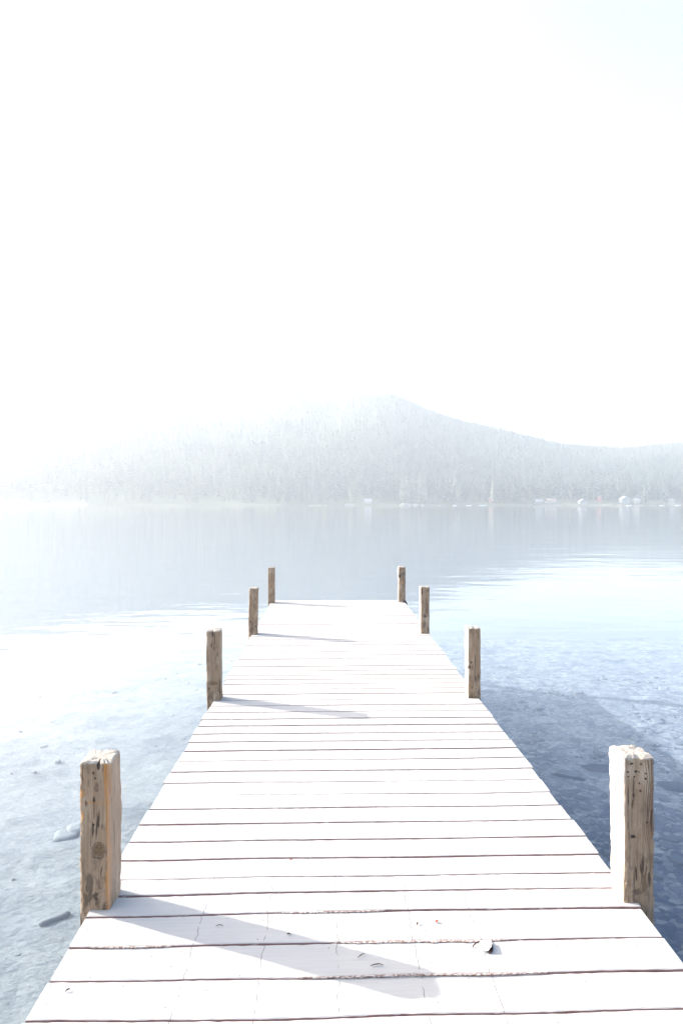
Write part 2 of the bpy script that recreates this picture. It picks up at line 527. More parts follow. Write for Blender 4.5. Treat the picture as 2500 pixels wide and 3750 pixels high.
for i, (x0, x1, yf, h, lab, ma, me_) in enumerate(posts):
    w = x1 - x0
    d = 0.118 if i < 2 else 0.108
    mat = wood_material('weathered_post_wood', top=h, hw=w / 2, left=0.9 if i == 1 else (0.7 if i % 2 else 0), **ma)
    v, f = post_mesh(w, d, h, ma['seed'], **me_)
    o = obj('post', v, f, mat, pier, False)
    o.location = ((x0 + x1) / 2, yf + d / 2, 0)
    o['label'] = lab
    post_objs.append(o)

# burnt lettering on the far right post
M_BURN = plain('burnt_wood', (0.03, 0.018, 0.015), 0.9)
M_INLAY = plain('pale_letter_face', (0.42, 0.37, 0.33), 0.9)


def text_mesh(body, size, offset, mat, name, parent, loc, ext=0.0008):
    c = bpy.data.curves.new(name, 'FONT')
    c.body = body; c.size = size; c.offset = offset; c.extrude = ext
    c.align_x = 'CENTER'; c.align_y = 'CENTER'; c.space_character = 1.08
    t = bpy.data.objects.new(name, c)
    COL.objects.link(t)
    dg = bpy.context.evaluated_depsgraph_get()
    me = bpy.data.meshes.new_from_object(t.evaluated_get(dg))
    COL.objects.unlink(t); bpy.data.objects.remove(t)
    me.name = name
    me.materials.clear(); me.materials.append(mat)
    o = bpy.data.objects.new(name, me)
    COL.objects.link(o)
    o.parent = parent
    o.location = loc
    o.rotation_euler = (R(90), 0, 0)
    return o


p8 = post_objs[7]
text_mesh('USF', 0.058, 0.0030, M_BURN, 'carved_letters', p8, (0.004, -0.0600, 0.455))
text_mesh('USF', 0.058, -0.0012, M_INLAY, 'letter_faces', p8, (0.004, -0.0612, 0.455))
b = MB()
for k in range(9):
    xk = -0.026 + k * 0.0075
    b.box(xk, xk + 0.004, -0.0595, -0.0575, 0.409, 0.415)
b.build('small_burnt_marks', M_BURN, p8)

# black rubber bumper wrapped round the outer foot of that post
M_RUB = plain('black_rubber', (0.03, 0.033, 0.036), 0.55, 0.5, 60)
vv = []; ff = []
NR, NS = 24, 12
for a in range(NR + 1):
    th = R(-25 + 205 * a / NR)
    for s_ in range(NS):
        ph = 2 * math.pi * s_ / NS
        rr = 0.052 + 0.022 * math.cos(ph)
        vv.append((rr * math.cos(th) * 0.62, 0.026 * math.sin(ph), rr * math.sin(th) * 1.0))
for a in range(NR):
    for s_ in range(NS):
        s2 = (s_ + 1) % NS
        ff.append((a * NS + s_, a * NS + s2, (a + 1) * NS + s2, (a + 1) * NS + s_))
ff.append(tuple(range(NS))); ff.append(tuple(NR * NS + q for q in range(NS - 1, -1, -1)))
b = MB(); b.add(vv, ff)
b.box(-0.030, 0.034, -0.018, 0.018, -0.16, 0.03)
o = b.build('rubber_bumper', M_RUB, p8, True)
o.location = (0.038, -0.072, -0.035)

# cross beams bolted between the posts
for yb in (2.30, 4.69, 7.03, 9.26):
    b = MB(); b.box(-0.87, 1.15, yb - 0.04, yb + 0.04, -0.34, -0.204); b.build('cross_beam', M_BEAM, pier)

# ------------------------------------------------------------------ litter on the boards
def deck_pt(dx, dy):
    """photo point (of 1568 x 2352) on the deck"""
    Y = CAM_H * 1310.7 / (dy - 1156.5)
    return at(dx * 2500 / 1568, Y), Y


M_CHIP = plain('dark_dry_bark', (0.06, 0.035, 0.032), 0.9, 0.5, 90)
M_RED = plain('red_leaf', (0.35, 0.07, 0.04), 0.9, 0.4, 90)
M_FLAKE = plain('white_paint_flake', (0.86, 0.86, 0.86), 0.8, 0.04, 30)


def chip(name, dx, dy, ln, wd, rz, mat, label, cat, bendz=0.004):
    x, y = deck_pt(dx, dy)
    n = 9
    v = []; f = []
    for k in range(n):
        t = k / (n - 1)
        ww = wd / 2 * (0.35 + 0.65 * math.sin(math.pi * min(1, t * 0.9 + 0.08))) * (1 + 0.35 * noise.noise(Vector((k * 0.9, dx, 0))))
        zc = 0.002 + bendz * math.sin(math.pi * t) + 0.001 * noise.noise(Vector((k, dx, 3)))
        yo = ln * 0.08 * noise.noise(Vector((k * 0.45, dx, 8)))
        xx = (t - 0.5) * ln
        v += [(xx, yo - ww, zc), (xx, yo, zc + wd * 0.35), (xx, yo + ww, zc), (xx, yo, zc - 0.001)]
    for k in range(n - 1):
        for q in range(4):
            f.append((k * 4 + q, k * 4 + (q + 1) % 4, k * 4 + 4 + (q + 1) % 4, k * 4 + 4 + q))
    f += [(3, 2, 1, 0), tuple(4 * (n - 1) + q for q in range(4))]
    o = obj(name, v, f, mat)
    o.location = (x, y, 0.001); o.rotation_euler = (0, 0, R(rz))
    tag(o, label, cat, 'bits of litter on the near boards')
    return o


chip('bark_chip', 501, 2134, 0.026, 0.004, 2, M_CHIP, 'thin dark bark chip lying in the shadow of the nearest left post', 'bark chip')
chip('bark_chip', 662, 2157, 0.015, 0.007, -4, M_CHIP, 'stubby dark bark chip near the tip of the nearest post shadow', 'bark chip')
chip('twig', 830, 2210, 0.030, 0.004, 32, M_CHIP, 'small dark twig lying slanted on the near boards', 'twig')
chip('twig', 866, 2233, 0.044, 0.005, 2, M_CHIP, 'longest dark twig lying level on the near boards', 'twig')
chip('bark_chip', 148, 2279, 0.014, 0.007, 38, M_CHIP, 'lone dark crumb near the left edge of the front boards', 'bark chip')
chip('dead_leaf', 1005, 2133, 0.012, 0.010, 10, M_RED, 'tiny reddish leaf on the board behind the white paint flake', 'leaf')
chip('bark_chip', 730, 1898, 0.018, 0.006, -8, M_CHIP, 'dark crumb in the middle of the boards beyond the nearest posts', 'bark chip')
chip('dead_leaf', 667, 1983, 0.016, 0.006, 5, M_RED, 'small orange red leaf left of centre just beyond the nearest posts', 'leaf')
chip('bark_chip', 960, 2137, 0.012, 0.007, 70, M_CHIP, 'little dark chip left of the tiny red leaf', 'bark chip')
chip('bark_chip', 1095, 2190, 0.034, 0.006, 38, M_CHIP, 'dark sliver beside the curled white paint flake', 'bark chip', 0.008)

# curled flake of white paint
x, y = deck_pt(1118, 2193)
v = []; f = []
n, q_ = 12, 9
for a in range(n + 1):
    for c in range(q_ + 1):
        u = a / n * 2 - 1; w = c / q_ * 2 - 1
        rr = 0.022 * (1 + 0.18 * noise.noise(Vector((u * 2, w * 2, 5))))
        px = u * rr * math.sqrt(max(0.0, 1 - 0.5 * w * w)); py = w * rr * 1.35 * math.sqrt(max(0.0, 1 - 0.5 * u * u))
        pz = 0.004 + 0.011 * (max(0, u) ** 2) + 0.004 * max(0, -w)
        v.append((px, py, pz))
base_n = len(v)
v += [(p[0], p[1], p[2] - 0.0012) for p in v]
for a in range(n):
    for c in range(q_):
        i0 = a * (q_ + 1) + c
        f.append((i0, i0 + q_ + 1, i0 + q_ + 2, i0 + 1))
        f.append((i0 + base_n, i0 + 1 + base_n, i0 + q_ + 2 + base_n, i0 + q_ + 1 + base_n))
fl = obj('paint_flake', v, f, M_FLAKE, None, True)
fl.location = (x, y, 0.0005); fl.rotation_euler = (0, 0, R(-15))
tag(fl, 'curled flake of white paint lying on the near boards', 'paint flake', 'bits of litter on the near boards')
rim = MB()
for k in range(12):
    t = k / 11
    a = R(-60 + 130 * t)
    cx, cy = 0.024 * math.cos(a), 0.030 * math.sin(a)
    s_ = 0.0016 + 0.0014 * random.random()
    rim.box(cx - s_, cx + s_, cy - s_ * 2, cy + s_ * 2, 0.001, 0.0065)
rim.build('flake_dark_rim', M_CHIP, fl)
# (small dark blocks along the flake's lifted rim)

# bare, peeled strip on the front edge of a near board
M_BARE = NT('bare_peeled_wood', 0.9)
P_ = M_BARE.coord()
cc = M_BARE.mix(M_BARE.step(M_BARE.noise(M_BARE.mapping(P_, (30, 60, 60)), 3.0, 4), 0.42, 0.6), (0.16, 0.10, 0.085), (0.42, 0.39, 0.37))
M_BARE = M_BARE.out(cc)


def peel(xa, xb, yc, wd, seed):
    n = 70
    v = []; f = []
    for k in range(n + 1):
        t = k / n
        x = xa + (xb - xa) * t
        e = min(1, 5 * t, 5 * (1 - t))
        w1 = wd * e * (0.5 + 0.9 * abs(noise.noise(Vector((x * 25, seed, 0)))))
        yb_ = yc + sway(x, yc)
        v += [(x, yb_ - w1, 0.0048), (x, yb_ + 0.002, 0.0048), (x, yb_ + 0.002, 0.0005), (x, yb_ - w1, 0.0005)]
    for k in range(n):
        a = k * 4
        for q in range(4):
            f.append((a + q, a + 4 + q, a + 4 + (q + 1) % 4, a + (q + 1) % 4))
    f += [(0, 1, 2, 3), tuple(n * 4 + q for q in (3, 2, 1, 0))]
    return obj('bare_strip', v, f, M_BARE, pier)


jn = [CAM_H * 1310.7 / (r_ - 1156.5) for r_ in rows]
peel(0.02, 0.66, jn[2] - 0.004, 0.012, 1)
peel(-0.1, 0.75, jn[1] - 0.004, 0.006, 2)
peel(-0.2, 0.22, jn[3] - 0.006, 0.005, 3)
peel(-0.86, -0.55, jn[2] - 0.004, 0.005, 4)

# ------------------------------------------------------------------ water and lake bed
WATER_Z = -0.5
BED_Z = -1.26
SHORE_Y = 560.0
mw = bpy.data.materials.new('lake_water')
mw.use_nodes = True
t = mw.node_tree
t.nodes.clear()
W = NT.__new__(NT); W.m = mw; W.t = t
geo = W.n('ShaderNodeNewGeometry').outputs['Position']
px_, py_, pz_ = W.sep(geo)
# ripples: long soft swells plus small wind ripples; the wavelength grows far out
n1 = W.noise(W.mapping(geo, (0.35, 1.0, 1)), 1.1, 2, 0.5)
n2 = W.noise(W.mapping(geo, (0.5, 1.3, 1), (9, 3, 0)), 5.0, 2, 0.5)
n3 = W.noise(W.mapping(geo, (0.25, 1.0, 1), (2, 7, 0)), 0.16, 2, 0.5)
hh = W.math('ADD', W.math('MULTIPLY', n1, 0.022), W.math('ADD', W.math('MULTIPLY', n2, 0.003), W.math('MULTIPLY', n3, 0.035)))
nb = W.bump(hh, 0.8, 1.0)
gl = W.n('ShaderNodeBsdfGlossy', {'Color': (1, 1, 1, 1), 'Roughness': 0.03, 'Normal': nb}).outputs[0]
tr = W.n('ShaderNodeBsdfTransparent', {'Color': (0.86, 0.91, 0.95, 1)}).outputs[0]
inc = W.n('ShaderNodeNewGeometry').outputs['Incoming']
ct = W.math('ABSOLUTE', W.n('ShaderNodeVectorMath', {0: inc, 1: nb}, operation='DOT_PRODUCT').outputs['Value'])
# Schlick's law with the same value from both sides, so that sun and sky light the bed through the flat sheet
fr = W.math('ADD', W.math('MULTIPLY', W.math('POWER', W.math('SUBTRACT', 1.0, ct, clamp=True), 5.0), 0.98), 0.02)
mx = W.n('ShaderNodeMixShader', {0: fr, 1: tr, 2: gl}).outputs[0]
ou = W.n('ShaderNodeOutputMaterial')
t.links.new(mx, ou.inputs['Surface'])
water = obj('lake', [(-1500, -60, WATER_Z), (1500, -60, WATER_Z), (1500, 700, WATER_Z), (-1500, 700, WATER_Z)], [(0, 1, 2, 3)], mw)
tag(water, kind='structure')

mb = NT('lake_bed', 0.95)
P_ = mb.coord()
bx_, by_, bz_ = mb.sep(P_)
a_ = mb.noise(P_, 0.9, 6, 0.6)
b_ = mb.noise(mb.mapping(P_, (1.6, 4.0, 1), rot=(0, 0, R(20))), 2.5, 6, 0.65, 0.6)
c_ = mb.noise(mb.mapping(P_, (1, 1.8, 1)), 14, 4, 0.6)
# pale silt on the left; gravel right has the pier's shadow painted into it
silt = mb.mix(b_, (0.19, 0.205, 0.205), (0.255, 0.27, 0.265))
shaded_grav = mb.mix(b_, (0.018, 0.040, 0.090), (0.10, 0.13, 0.175))
shaded_grav = mb.mix(mb.step(mb.math('ADD', by_, mb.math('MULTIPLY', a_, 2.5)), 5.4, 9.0), shaded_grav, mb.mix(b_, (0.19, 0.205, 0.225), (0.29, 0.305, 0.315)))  # painted shade thins outward, as the water reflects more at grazing angles
col = mb.mix(mb.step(mb.math('ADD', bx_, mb.math('MULTIPLY', a_, 2.0)), 0.6, 2.6), silt, shaded_grav)
# cobbles: stones of different tone with dark joints, most of them right of the pier
wv = mb.n('ShaderNodeTexNoise', {'Vector': P_, 'Scale': 5.0, 'Detail': 3}).outputs['Color']
PV = mb.n('ShaderNodeVectorMath', {0: mb.mapping(P_, (1, 1.3, 0)), 1: mb.n('ShaderNodeVectorMath', {0: wv, 'Scale': 0.09}, operation='SCALE').outputs[0]}, operation='ADD').outputs[0]
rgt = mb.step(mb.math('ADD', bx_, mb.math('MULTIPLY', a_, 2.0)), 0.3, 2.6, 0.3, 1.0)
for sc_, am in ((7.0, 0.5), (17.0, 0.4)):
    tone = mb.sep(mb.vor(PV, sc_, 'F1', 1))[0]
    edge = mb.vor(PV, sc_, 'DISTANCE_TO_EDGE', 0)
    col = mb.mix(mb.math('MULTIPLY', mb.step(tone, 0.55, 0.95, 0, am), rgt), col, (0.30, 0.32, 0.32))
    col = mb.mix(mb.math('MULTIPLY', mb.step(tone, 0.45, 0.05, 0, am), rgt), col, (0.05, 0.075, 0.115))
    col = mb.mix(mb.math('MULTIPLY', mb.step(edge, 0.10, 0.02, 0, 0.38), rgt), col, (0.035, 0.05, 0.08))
col = mb.mix(mb.step(a_, 0.45, 0.7, 0, 0.35), col, (0.15, 0.18, 0.21))
col = mb.mix(mb.step(c_, 0.55, 0.72, 0, 0.35), col, (0.11, 0.14, 0.17))
# silt further out, deep water beyond
col = mb.mix(mb.step(by_, 7, 26), col, (0.15, 0.17, 0.19))
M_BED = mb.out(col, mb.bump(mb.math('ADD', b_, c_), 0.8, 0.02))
# fine sheet near the pier, coarse beyond: one mesh
xs = np.concatenate([[-1500, -400, -120, -50, -25, -14], np.arange(-9, 10.01, 0.07), [14, 25, 50, 120, 400, 1500]])
ys = np.concatenate([[-60, -20, -6], np.arange(-1, 12.01, 0.07), [13, 15, 18, 22, 28, 36, 50, 80, 140, 300, 560, 700]])
v = []
for y in ys:
    for x in xs:
        z = BED_Z
        if -9.5 < x < 10.5 and -1.5 < y < 12.5:
            p = Vector((x, y, 0))
            z += (0.055 if x < 0.5 else 0.045) * noise.noise(Vector((x * 0.9 + 0.5 * y, y * 1.4, 2))) + 0.02 * noise.noise(Vector((x * 2.6 - y, y * 4.2, 5))) + 0.012 * noise.noise(Vector((x * 8, y * 9, 1)))
        if y > 12: z -= min(8, (y - 12) * 0.28)
        v.append((x, y, z))
nx = len(xs)
f = [(j * nx + i, j * nx + i + 1, (j + 1) * nx + i + 1, (j + 1) * nx + i) for j in range(len(ys) - 1) for i in range(nx - 1)]
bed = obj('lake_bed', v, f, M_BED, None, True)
tag(bed, kind='structure')


# flat stones on the bed
def stones(name, n, region, smin, smax, mat):
    V = []; F = []
    for k in range(n):
        x = random.uniform(*region[0]); y = random.uniform(*region[1])
        s = smin + (smax - smin) * random.random() ** 2.5
        e = random.uniform(0.5, 1.0); a0 = random.uniform(0, math.pi)
        N = 9
        b0 = len(V)
        rad = [s * random.uniform(0.75, 1.1) for _ in range(N)]
        hz = s * random.uniform(0.03, 0.09)
        for lay, (sc_, z) in enumerate(((1.0, -0.04), (0.98, hz * 0.6), (0.75, hz))):
            for q in range(N):
                a = 2 * math.pi * q / N
                lx = rad[q] * sc_ * math.cos(a); ly = rad[q] * sc_ * math.sin(a) * e
                V.append((x + lx * math.cos(a0) - ly * math.sin(a0), y + lx * math.sin(a0) + ly * math.cos(a0), BED_Z + z + random.uniform(-.1, .1) * hz))
        for lay in range(2):
            for q in range(N):
                q2 = (q + 1) % N
                F.append((b0 + lay * N + q, b0 + lay * N + q2, b0 + (lay + 1) * N + q2, b0 + (lay + 1) * N + q))
        F.append(tuple(b0 + 2 * N + q for q in range(N)))
    return obj(name, V, F, mat, None, True)


ms = NT('wet_stone', 0.9)
P_ = ms.coord()
col = ms.ramp(ms.vor(P_, 3.0, 'F1', 1), [(0.2, (0.035, 0.055, 0.09)), (0.5, (0.07, 0.095, 0.13)), (0.85, (0.12, 0.145, 0.175))])  # stones darkened too: painted shadow of the pier, paler farther out
col = ms.mix(ms.noise(P_, 14, 4), col, (0.08, 0.105, 0.14))
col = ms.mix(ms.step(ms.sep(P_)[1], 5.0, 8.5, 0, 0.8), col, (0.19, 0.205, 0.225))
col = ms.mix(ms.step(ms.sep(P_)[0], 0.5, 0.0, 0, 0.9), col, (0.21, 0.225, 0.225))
M_STONE = ms.out(col)
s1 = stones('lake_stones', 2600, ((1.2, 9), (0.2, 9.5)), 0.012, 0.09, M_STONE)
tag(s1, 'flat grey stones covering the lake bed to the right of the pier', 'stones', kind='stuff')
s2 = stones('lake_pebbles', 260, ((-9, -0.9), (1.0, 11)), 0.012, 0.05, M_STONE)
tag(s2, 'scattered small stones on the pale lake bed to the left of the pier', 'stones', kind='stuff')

# larger sunken slabs that can be told apart
def slab(px, py, ln, wd, rz, lab, hgt=0.10, mat=None):
    Hh = CAM_H - BED_Z
    Y = Hh * 2090 / (py - HORIZON)
    X = at(px, Y)
    N = 16
    v = []
    for lay, (sc_, z) in enumerate(((1.0, -0.05), (1.0, hgt * 0.1), (0.8, hgt * 0.3), (0.45, hgt * 0.34))):
        for q in range(N):
            a = 2 * math.pi * q / N
            r_ = (abs(math.cos(a)) ** 4 + abs(math.sin(a)) ** 4) ** (-0.25)
            r_ *= 1 + 0.2 * noise.noise(Vector((math.cos(a) * 1.5, math.sin(a) * 1.5, px)))
            v.append((ln / 2 * r_ * sc_ * math.cos(a), wd / 2 * r_ * sc_ * math.sin(a), z + 0.01 * noise.noise(Vector((q, lay, px)))))
    f = [(l * N + q, l * N + (q + 1) % N, (l + 1) * N + (q + 1) % N, (l + 1) * N + q) for l in range(3) for q in range(N)]
    f.append(tuple(3 * N + q for q in range(N)))
    o = obj('sunken_rock', v, f, mat or M_SLAB, None, True)
    o.location = (X, Y, BED_Z + 0.01); o.rotation_euler = (0, 0, R(rz))
    tag(o, lab, 'rock', 'large rocks lying on the lake bed')


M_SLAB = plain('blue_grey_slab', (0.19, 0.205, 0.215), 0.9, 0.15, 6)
M_SHADED_SLAB = plain('shaded_slab', (0.03, 0.045, 0.08), 0.9, 0.2, 6)  # shaded copy of the slab colour, pier shadow painted in
slab(232, 3062, 0.20, 0.17, 15, 'long blue grey slab under water left of the nearest left post', 0.07)
slab(270, 3040, 0.15, 0.16, 30, 'squarish slab touching the long slab, under water beside the nearest left post', 0.09)
slab(190, 3370, 0.20, 0.05, 30, 'narrow dark rock under water at the foot of the nearest left post', 0.06)
slab(2190, 2838, 0.40, 0.22, 5, 'dark flat slab under the blue water left of the top of the nearest right post', 0.04, M_SHADED_SLAB)
slab(2075, 2860, 0.50, 0.12, -30, 'long dark slab slanting under the blue water beside the pier', 0.04, M_SHADED_SLAB)
slab(2470, 2905, 0.30, 0.2, 0, 'dark rock under the blue water right of the nearest right post', 0.05, M_SHADED_SLAB)

# ------------------------------------------------------------------ far shore
prof = [(-900, 760), (-300, 790), (0, 850), (100, 868), (250, 884), (400, 900), (480, 912), (560, 910), (640, 905), (740, 911), (800, 905), (860, 899), (900, 905), (950, 924), (1000, 945),
        (1060, 966), (1150, 985), (1220, 1003), (1290, 1018), (1370, 1025), (1440, 1027), (1500, 1020), (1568, 1015), (1800, 985), (2400, 940)]
pxs = [p[0] * 2500 / 1568 for p in prof]
pys = [p[1] * 3750 / 2352 for p in prof]
RIDGE = 860.0


def ridge_h(X, Y):
    a = math.atan2(X, Y) - YAW
    px = 1250 + 2090 * math.tan(max(-1.2, min(1.2, a)))
    y = np.interp(px, pxs, pys)
    return (HORIZON - y) / 2090 * RIDGE + CAM_H


def shore_y(X):
    return SHORE_Y + 6 * noise.noise(Vector((X * 0.01, 0, 0))) + 3 * noise.noise(Vector((X * 0.05, 3, 0)))


def land_z(X, Y):
    s0 = shore_y(X)
    if Y < s0: return -1.2
    s = min(1.0, (Y - s0) / (RIDGE - s0))
    H = ridge_h(X * RIDGE / max(Y, 1), RIDGE) + 1.0
    z = -0.7 + 2.4 * min(1, (Y - s0) / 5) + (H - 1.7) * (max(0, s - 0.03) / 0.97) ** 1.12
    z += 4.0 * math.sin(s * math.pi) * noise.noise(Vector((X * 0.012, Y * 0.02, 8)))
    return z


mh = NT('forest_floor', 1.0)
M_LAND = mh.out(mh.mix(mh.noise(mh.coord(), 0.05, 5), (0.06, 0.08, 0.045), (0.13, 0.12, 0.08)))
xs = np.linspace(-900, 900, 181)
ss = [0, 2, 5, 10, 20, 35, 55, 80, 110, 140, 170, 200, 230, 260, 280, 300, 330, 380]
v = []
for s in ss:
    for x in xs:
        Y = shore_y(x) + s - 1
        z = land_z(x, Y) if s else -1.5
        if Y > RIDGE: z = land_z(x, RIDGE) - (Y - RIDGE) * 0.3
        v.append((x, Y, z))
nx = len(xs)
f = [(j * nx + i, j * nx + i + 1, (j + 1) * nx + i + 1, (j + 1) * nx + i) for j in range(len(ss) - 1) for i in range(nx - 1)]
hill = obj('hills', v, f, M_LAND, None, True)
tag(hill, kind='structure')

mf = NT('conifer_needles', 0.9)
inf = mf.n('ShaderNodeObjectInfo').outputs['Random']
nn = mf.noise(mf.coord(), 0.6, 3)
M_NEEDLE = mf.out(mf.mix(nn, (0.028, 0.040, 0.036), (0.075, 0.095, 0.07)))
M_NEEDLE2 = plain('pale_needles', (0.15, 0.16, 0.13), 0.9, 0.4, 0.6)
M_BARK = plain('conifer_bark', (0.10, 0.07, 0.05), 0.9, 0.3, 1)


def conifer_crown(seed, layers=15, nb=8, width=0.17, droop=0.35, base=0.12):
    """unit-height conifer; whorls of drooping, jagged sprays"""
    rd = random.Random(seed)
    V = []; F = []
    for l in range(layers):
        t = l / (layers - 1)
        z0 = base + (1 - base) * t ** 0.92
        r0 = width * (1 - t) ** 0.85 + 0.008
        if t < 0.15: r0 *= 0.6 + 2.6 * t
        for k in range(nb):
            if rd.random() < 0.12: continue
            a = 2 * math.pi * (k + rd.random() * 0.9) / nb + l * 1.1
            L = r0 * rd.uniform(0.65, 1.25)
            wd = L * rd.uniform(0.28, 0.45)
            z = z0 + rd.uniform(-0.012, 0.012)
            ca, sa = math.cos(a), math.sin(a)
            dz = L * droop * rd.uniform(0.5, 1.4)
            b = len(V)
            V += [(0, 0, z + 0.012), (ca * L * .45 - sa * wd, sa * L * .45 + ca * wd, z - dz * .35), (ca * L, sa * L, z - dz),
                  (ca * L * .45 + sa * wd, sa * L * .45 - ca * wd, z - dz * .35), (ca * L * .5, sa * L * .5, z - dz * .2 + 0.016)]
            F += [(b, b + 1, b + 4), (b + 1, b + 2, b + 4), (b + 2, b + 3, b + 4), (b + 3, b, b + 4)]
    b = len(V)
    V += [(0.006, 0, 0.95), (-0.003, 0.005, 0.95), (-0.003, -0.005, 0.95), (0, 0, 1.03)]
    F += [(b, b + 1, b + 3), (b + 1, b + 2, b + 3), (b + 2, b, b + 3)]
    return V, F


def trunk_mesh():
    V = []; F = []
    for (r_, z) in ((0.014, -0.03), (0.011, 0.3), (0.006, 0.7), (0.001, 0.98)):
        for q in range(6):
            V.append((r_ * math.cos(q * math.pi / 3), r_ * math.sin(q * math.pi / 3), z))
    for l in range(3):
        for q in range(6):
            F.append((l * 6 + q, l * 6 + (q + 1) % 6, l * 6 + 6 + (q + 1) % 6, l * 6 + 6 + q))
    return V, F


protos = []
for k in range(6):
    cv, cf = conifer_crown(k + 1, layers=13 + k % 4, nb=7 + k % 3, width=0.13 + 0.02 * (k % 4), base=0.08 + 0.05 * (k % 3))
    r_ = empty('conifer_tree')
    cmat = M_NEEDLE2 if k >= 4 else M_NEEDLE
    c = obj('crown', cv, cf, cmat, r_)
    tv, tf = trunk_mesh()
    tr_ = obj('trunk', tv, tf, M_BARK, r_)
    protos.append((r_, c, tr_))
LAB = {0: 'dark hazy conifer at the water line of the far shore, one of a crowded row', 1: 'pale tall conifer standing on the rocky point of the far shore'}
GRP = {0: 'dark conifers lining the far shore', 1: 'pale conifers on the rocky point of the far shore'}
used = [False] * 6


def put_tree(k, X, Y, h, rz, pale):
    r_, c, t_ = protos[k]
    if used[k]:
        n_ = r_.copy(); COL.objects.link(n_)
        for ch in (c, t_):
            d_ = ch.copy(); COL.objects.link(d_); d_.parent = n_
        r_ = n_
    used[k] = True
    r_.location = (X, Y, land_z(X, Y) - 0.1)
    r_.scale = (h, h, h)
    r_.rotation_euler = (0, 0, rz)
    tag(r_, LAB[pale], 'tree', GRP[pale])


# pale trees on the rocky point (photo columns 1475 to 1570) and by the rock at 1290
for px in (1478, 1492, 1503, 1515, 1521, 1534, 1545, 1556, 1563):
    X = at(px, SHORE_Y)
    Y = shore_y(X) + random.uniform(3, 12)
    put_tree(random.choice((4, 5)), X, Y, random.uniform(24, 36), random.uniform(0, 6), 1)
for px in (1286, 1298, 1805, 1812, 1672, 1684):
    X = at(px, SHORE_Y)
    Y = shore_y(X) + random.uniform(4, 12)
    put_tree(random.choice((4, 5)), X, Y, random.uniform(22, 33), random.uniform(0, 6), 1)
LAB[1] = LAB[1]
cleared = [(1335, 1362), (1785, 1800), (1955, 1990), (1998, 2062), (2122, 2152), (2190, 2202), (2270, 2310), (2322, 2342), (2452, 2478)]
cnt = 0
while cnt < 285:
    px = random.uniform(-60, 2560)
    dist = random.uniform(4, 55) ** 1.0
    Y0 = SHORE_Y + dist
    if dist < 22 and any(a - 3 < px < b_ + 3 for a, b_ in cleared): continue
    X = at(px, Y0)
    Y = shore_y(X) + dist
    put_tree(random.randrange(4), X, Y, random.uniform(15, 30), random.uniform(0, 6), 0)
    cnt += 1

# the wood behind them, one mass of trees
lows = []
for k in range(5):
    cv, cf = conifer_crown(50 + k, layers=8, nb=5, width=0.15 + 0.02 * (k % 3), droop=0.5)
    lows.append((np.array(cv), np.array([q if len(q) == 3 else q for q in cf])))
VV = []; FF = []; base = 0
N_T = 15000
k = 0
while k < N_T:
    X = rng.uniform(-640, 640)
    s = rng.random() ** 0.85
    s0 = shore_y(X)
    Y = s0 + 22 + s * (RIDGE - s0 - 18)
    if abs(math.atan2(X, Y) - YAW) > 0.62: continue
    h = (23 - 14.5 * min(1, (Y - s0) / 230)) * rng.uniform(0.55, 1.25)
    if Y > RIDGE - 30: h = min(h, 10)
    cv, cf = lows[rng.integers(5)]
    a = rng.uniform(0, 6.28)
    c_, s_ = math.cos(a), math.sin(a)
    Q = np.empty_like(cv)
    fat = h * rng.uniform(0.8, 1.3)
    Q[:, 0] = (cv[:, 0] * c_ - cv[:, 1] * s_) * fat + X
    Q[:, 1] = (cv[:, 0] * s_ + cv[:, 1] * c_) * fat + Y
    Q[:, 2] = cv[:, 2] * h + land_z(X, Y) - 0.3
    VV.append(Q); FF.append(cf + base); base += len(cv)
    k += 1
VV = np.concatenate(VV); FF = np.concatenate(FF)
me = bpy.data.meshes.new('forest')
me.vertices.add(len(VV)); me.vertices.foreach_set('co', VV.astype(np.float32).ravel())
me.loops.add(FF.size); me.loops.foreach_set('vertex_index', FF.astype(np.int32).ravel())
me.polygons.add(len(FF)); me.polygons.foreach_set('loop_start', np.arange(0, FF.size, 3, dtype=np.int32))
me.update(calc_edges=True)
mf = NT('wooded_slope', 0.9)
pg = mf.n('ShaderNodeNewGeometry').outputs
rnd_ = mf.vor(mf.mapping(pg['Position'], (1, 1, 0)), 0.25, 'F1', 1)
me.materials.append(mf.out(mf.ramp(rnd_, [(0.15, (0.028, 0.04, 0.036)), (0.5, (0.05, 0.065, 0.055)), (0.85, (0.085, 0.10, 0.09))])))
forest = bpy.data.objects.new('forest', me)
COL.objects.link(forest)
tag(forest, 'dense conifer forest covering the hazy hill across the lake', 'forest', kind='stuff')

# ------------------------------------------------------------------ cabins, boats and landings on the far shore
M_WALL = plain('cream_boarding', (0.30, 0.29, 0.26), 0.8, 0.08)
M_GREYW = plain('grey_boarding', (0.20, 0.21, 0.22), 0.8, 0.1)
M_REDW = plain('red_boarding', (0.38, 0.16, 0.14), 0.8, 0.1)
M_ROOF = plain('grey_roof', (0.24, 0.25, 0.27), 0.7, 0.1)
M_ROOFD = plain('brown_roof', (0.22, 0.17, 0.14), 0.8, 0.1)
M_GLASS = NT('window_glass', 0.1).out((0.04, 0.05, 0.06))
M_TRIM = plain('white_trim', (0.8, 0.8, 0.78), 0.6, 0.03)
M_ROCK = plain('pale_rock', (0.17, 0.165, 0.155), 0.9, 0.3, 0.8)


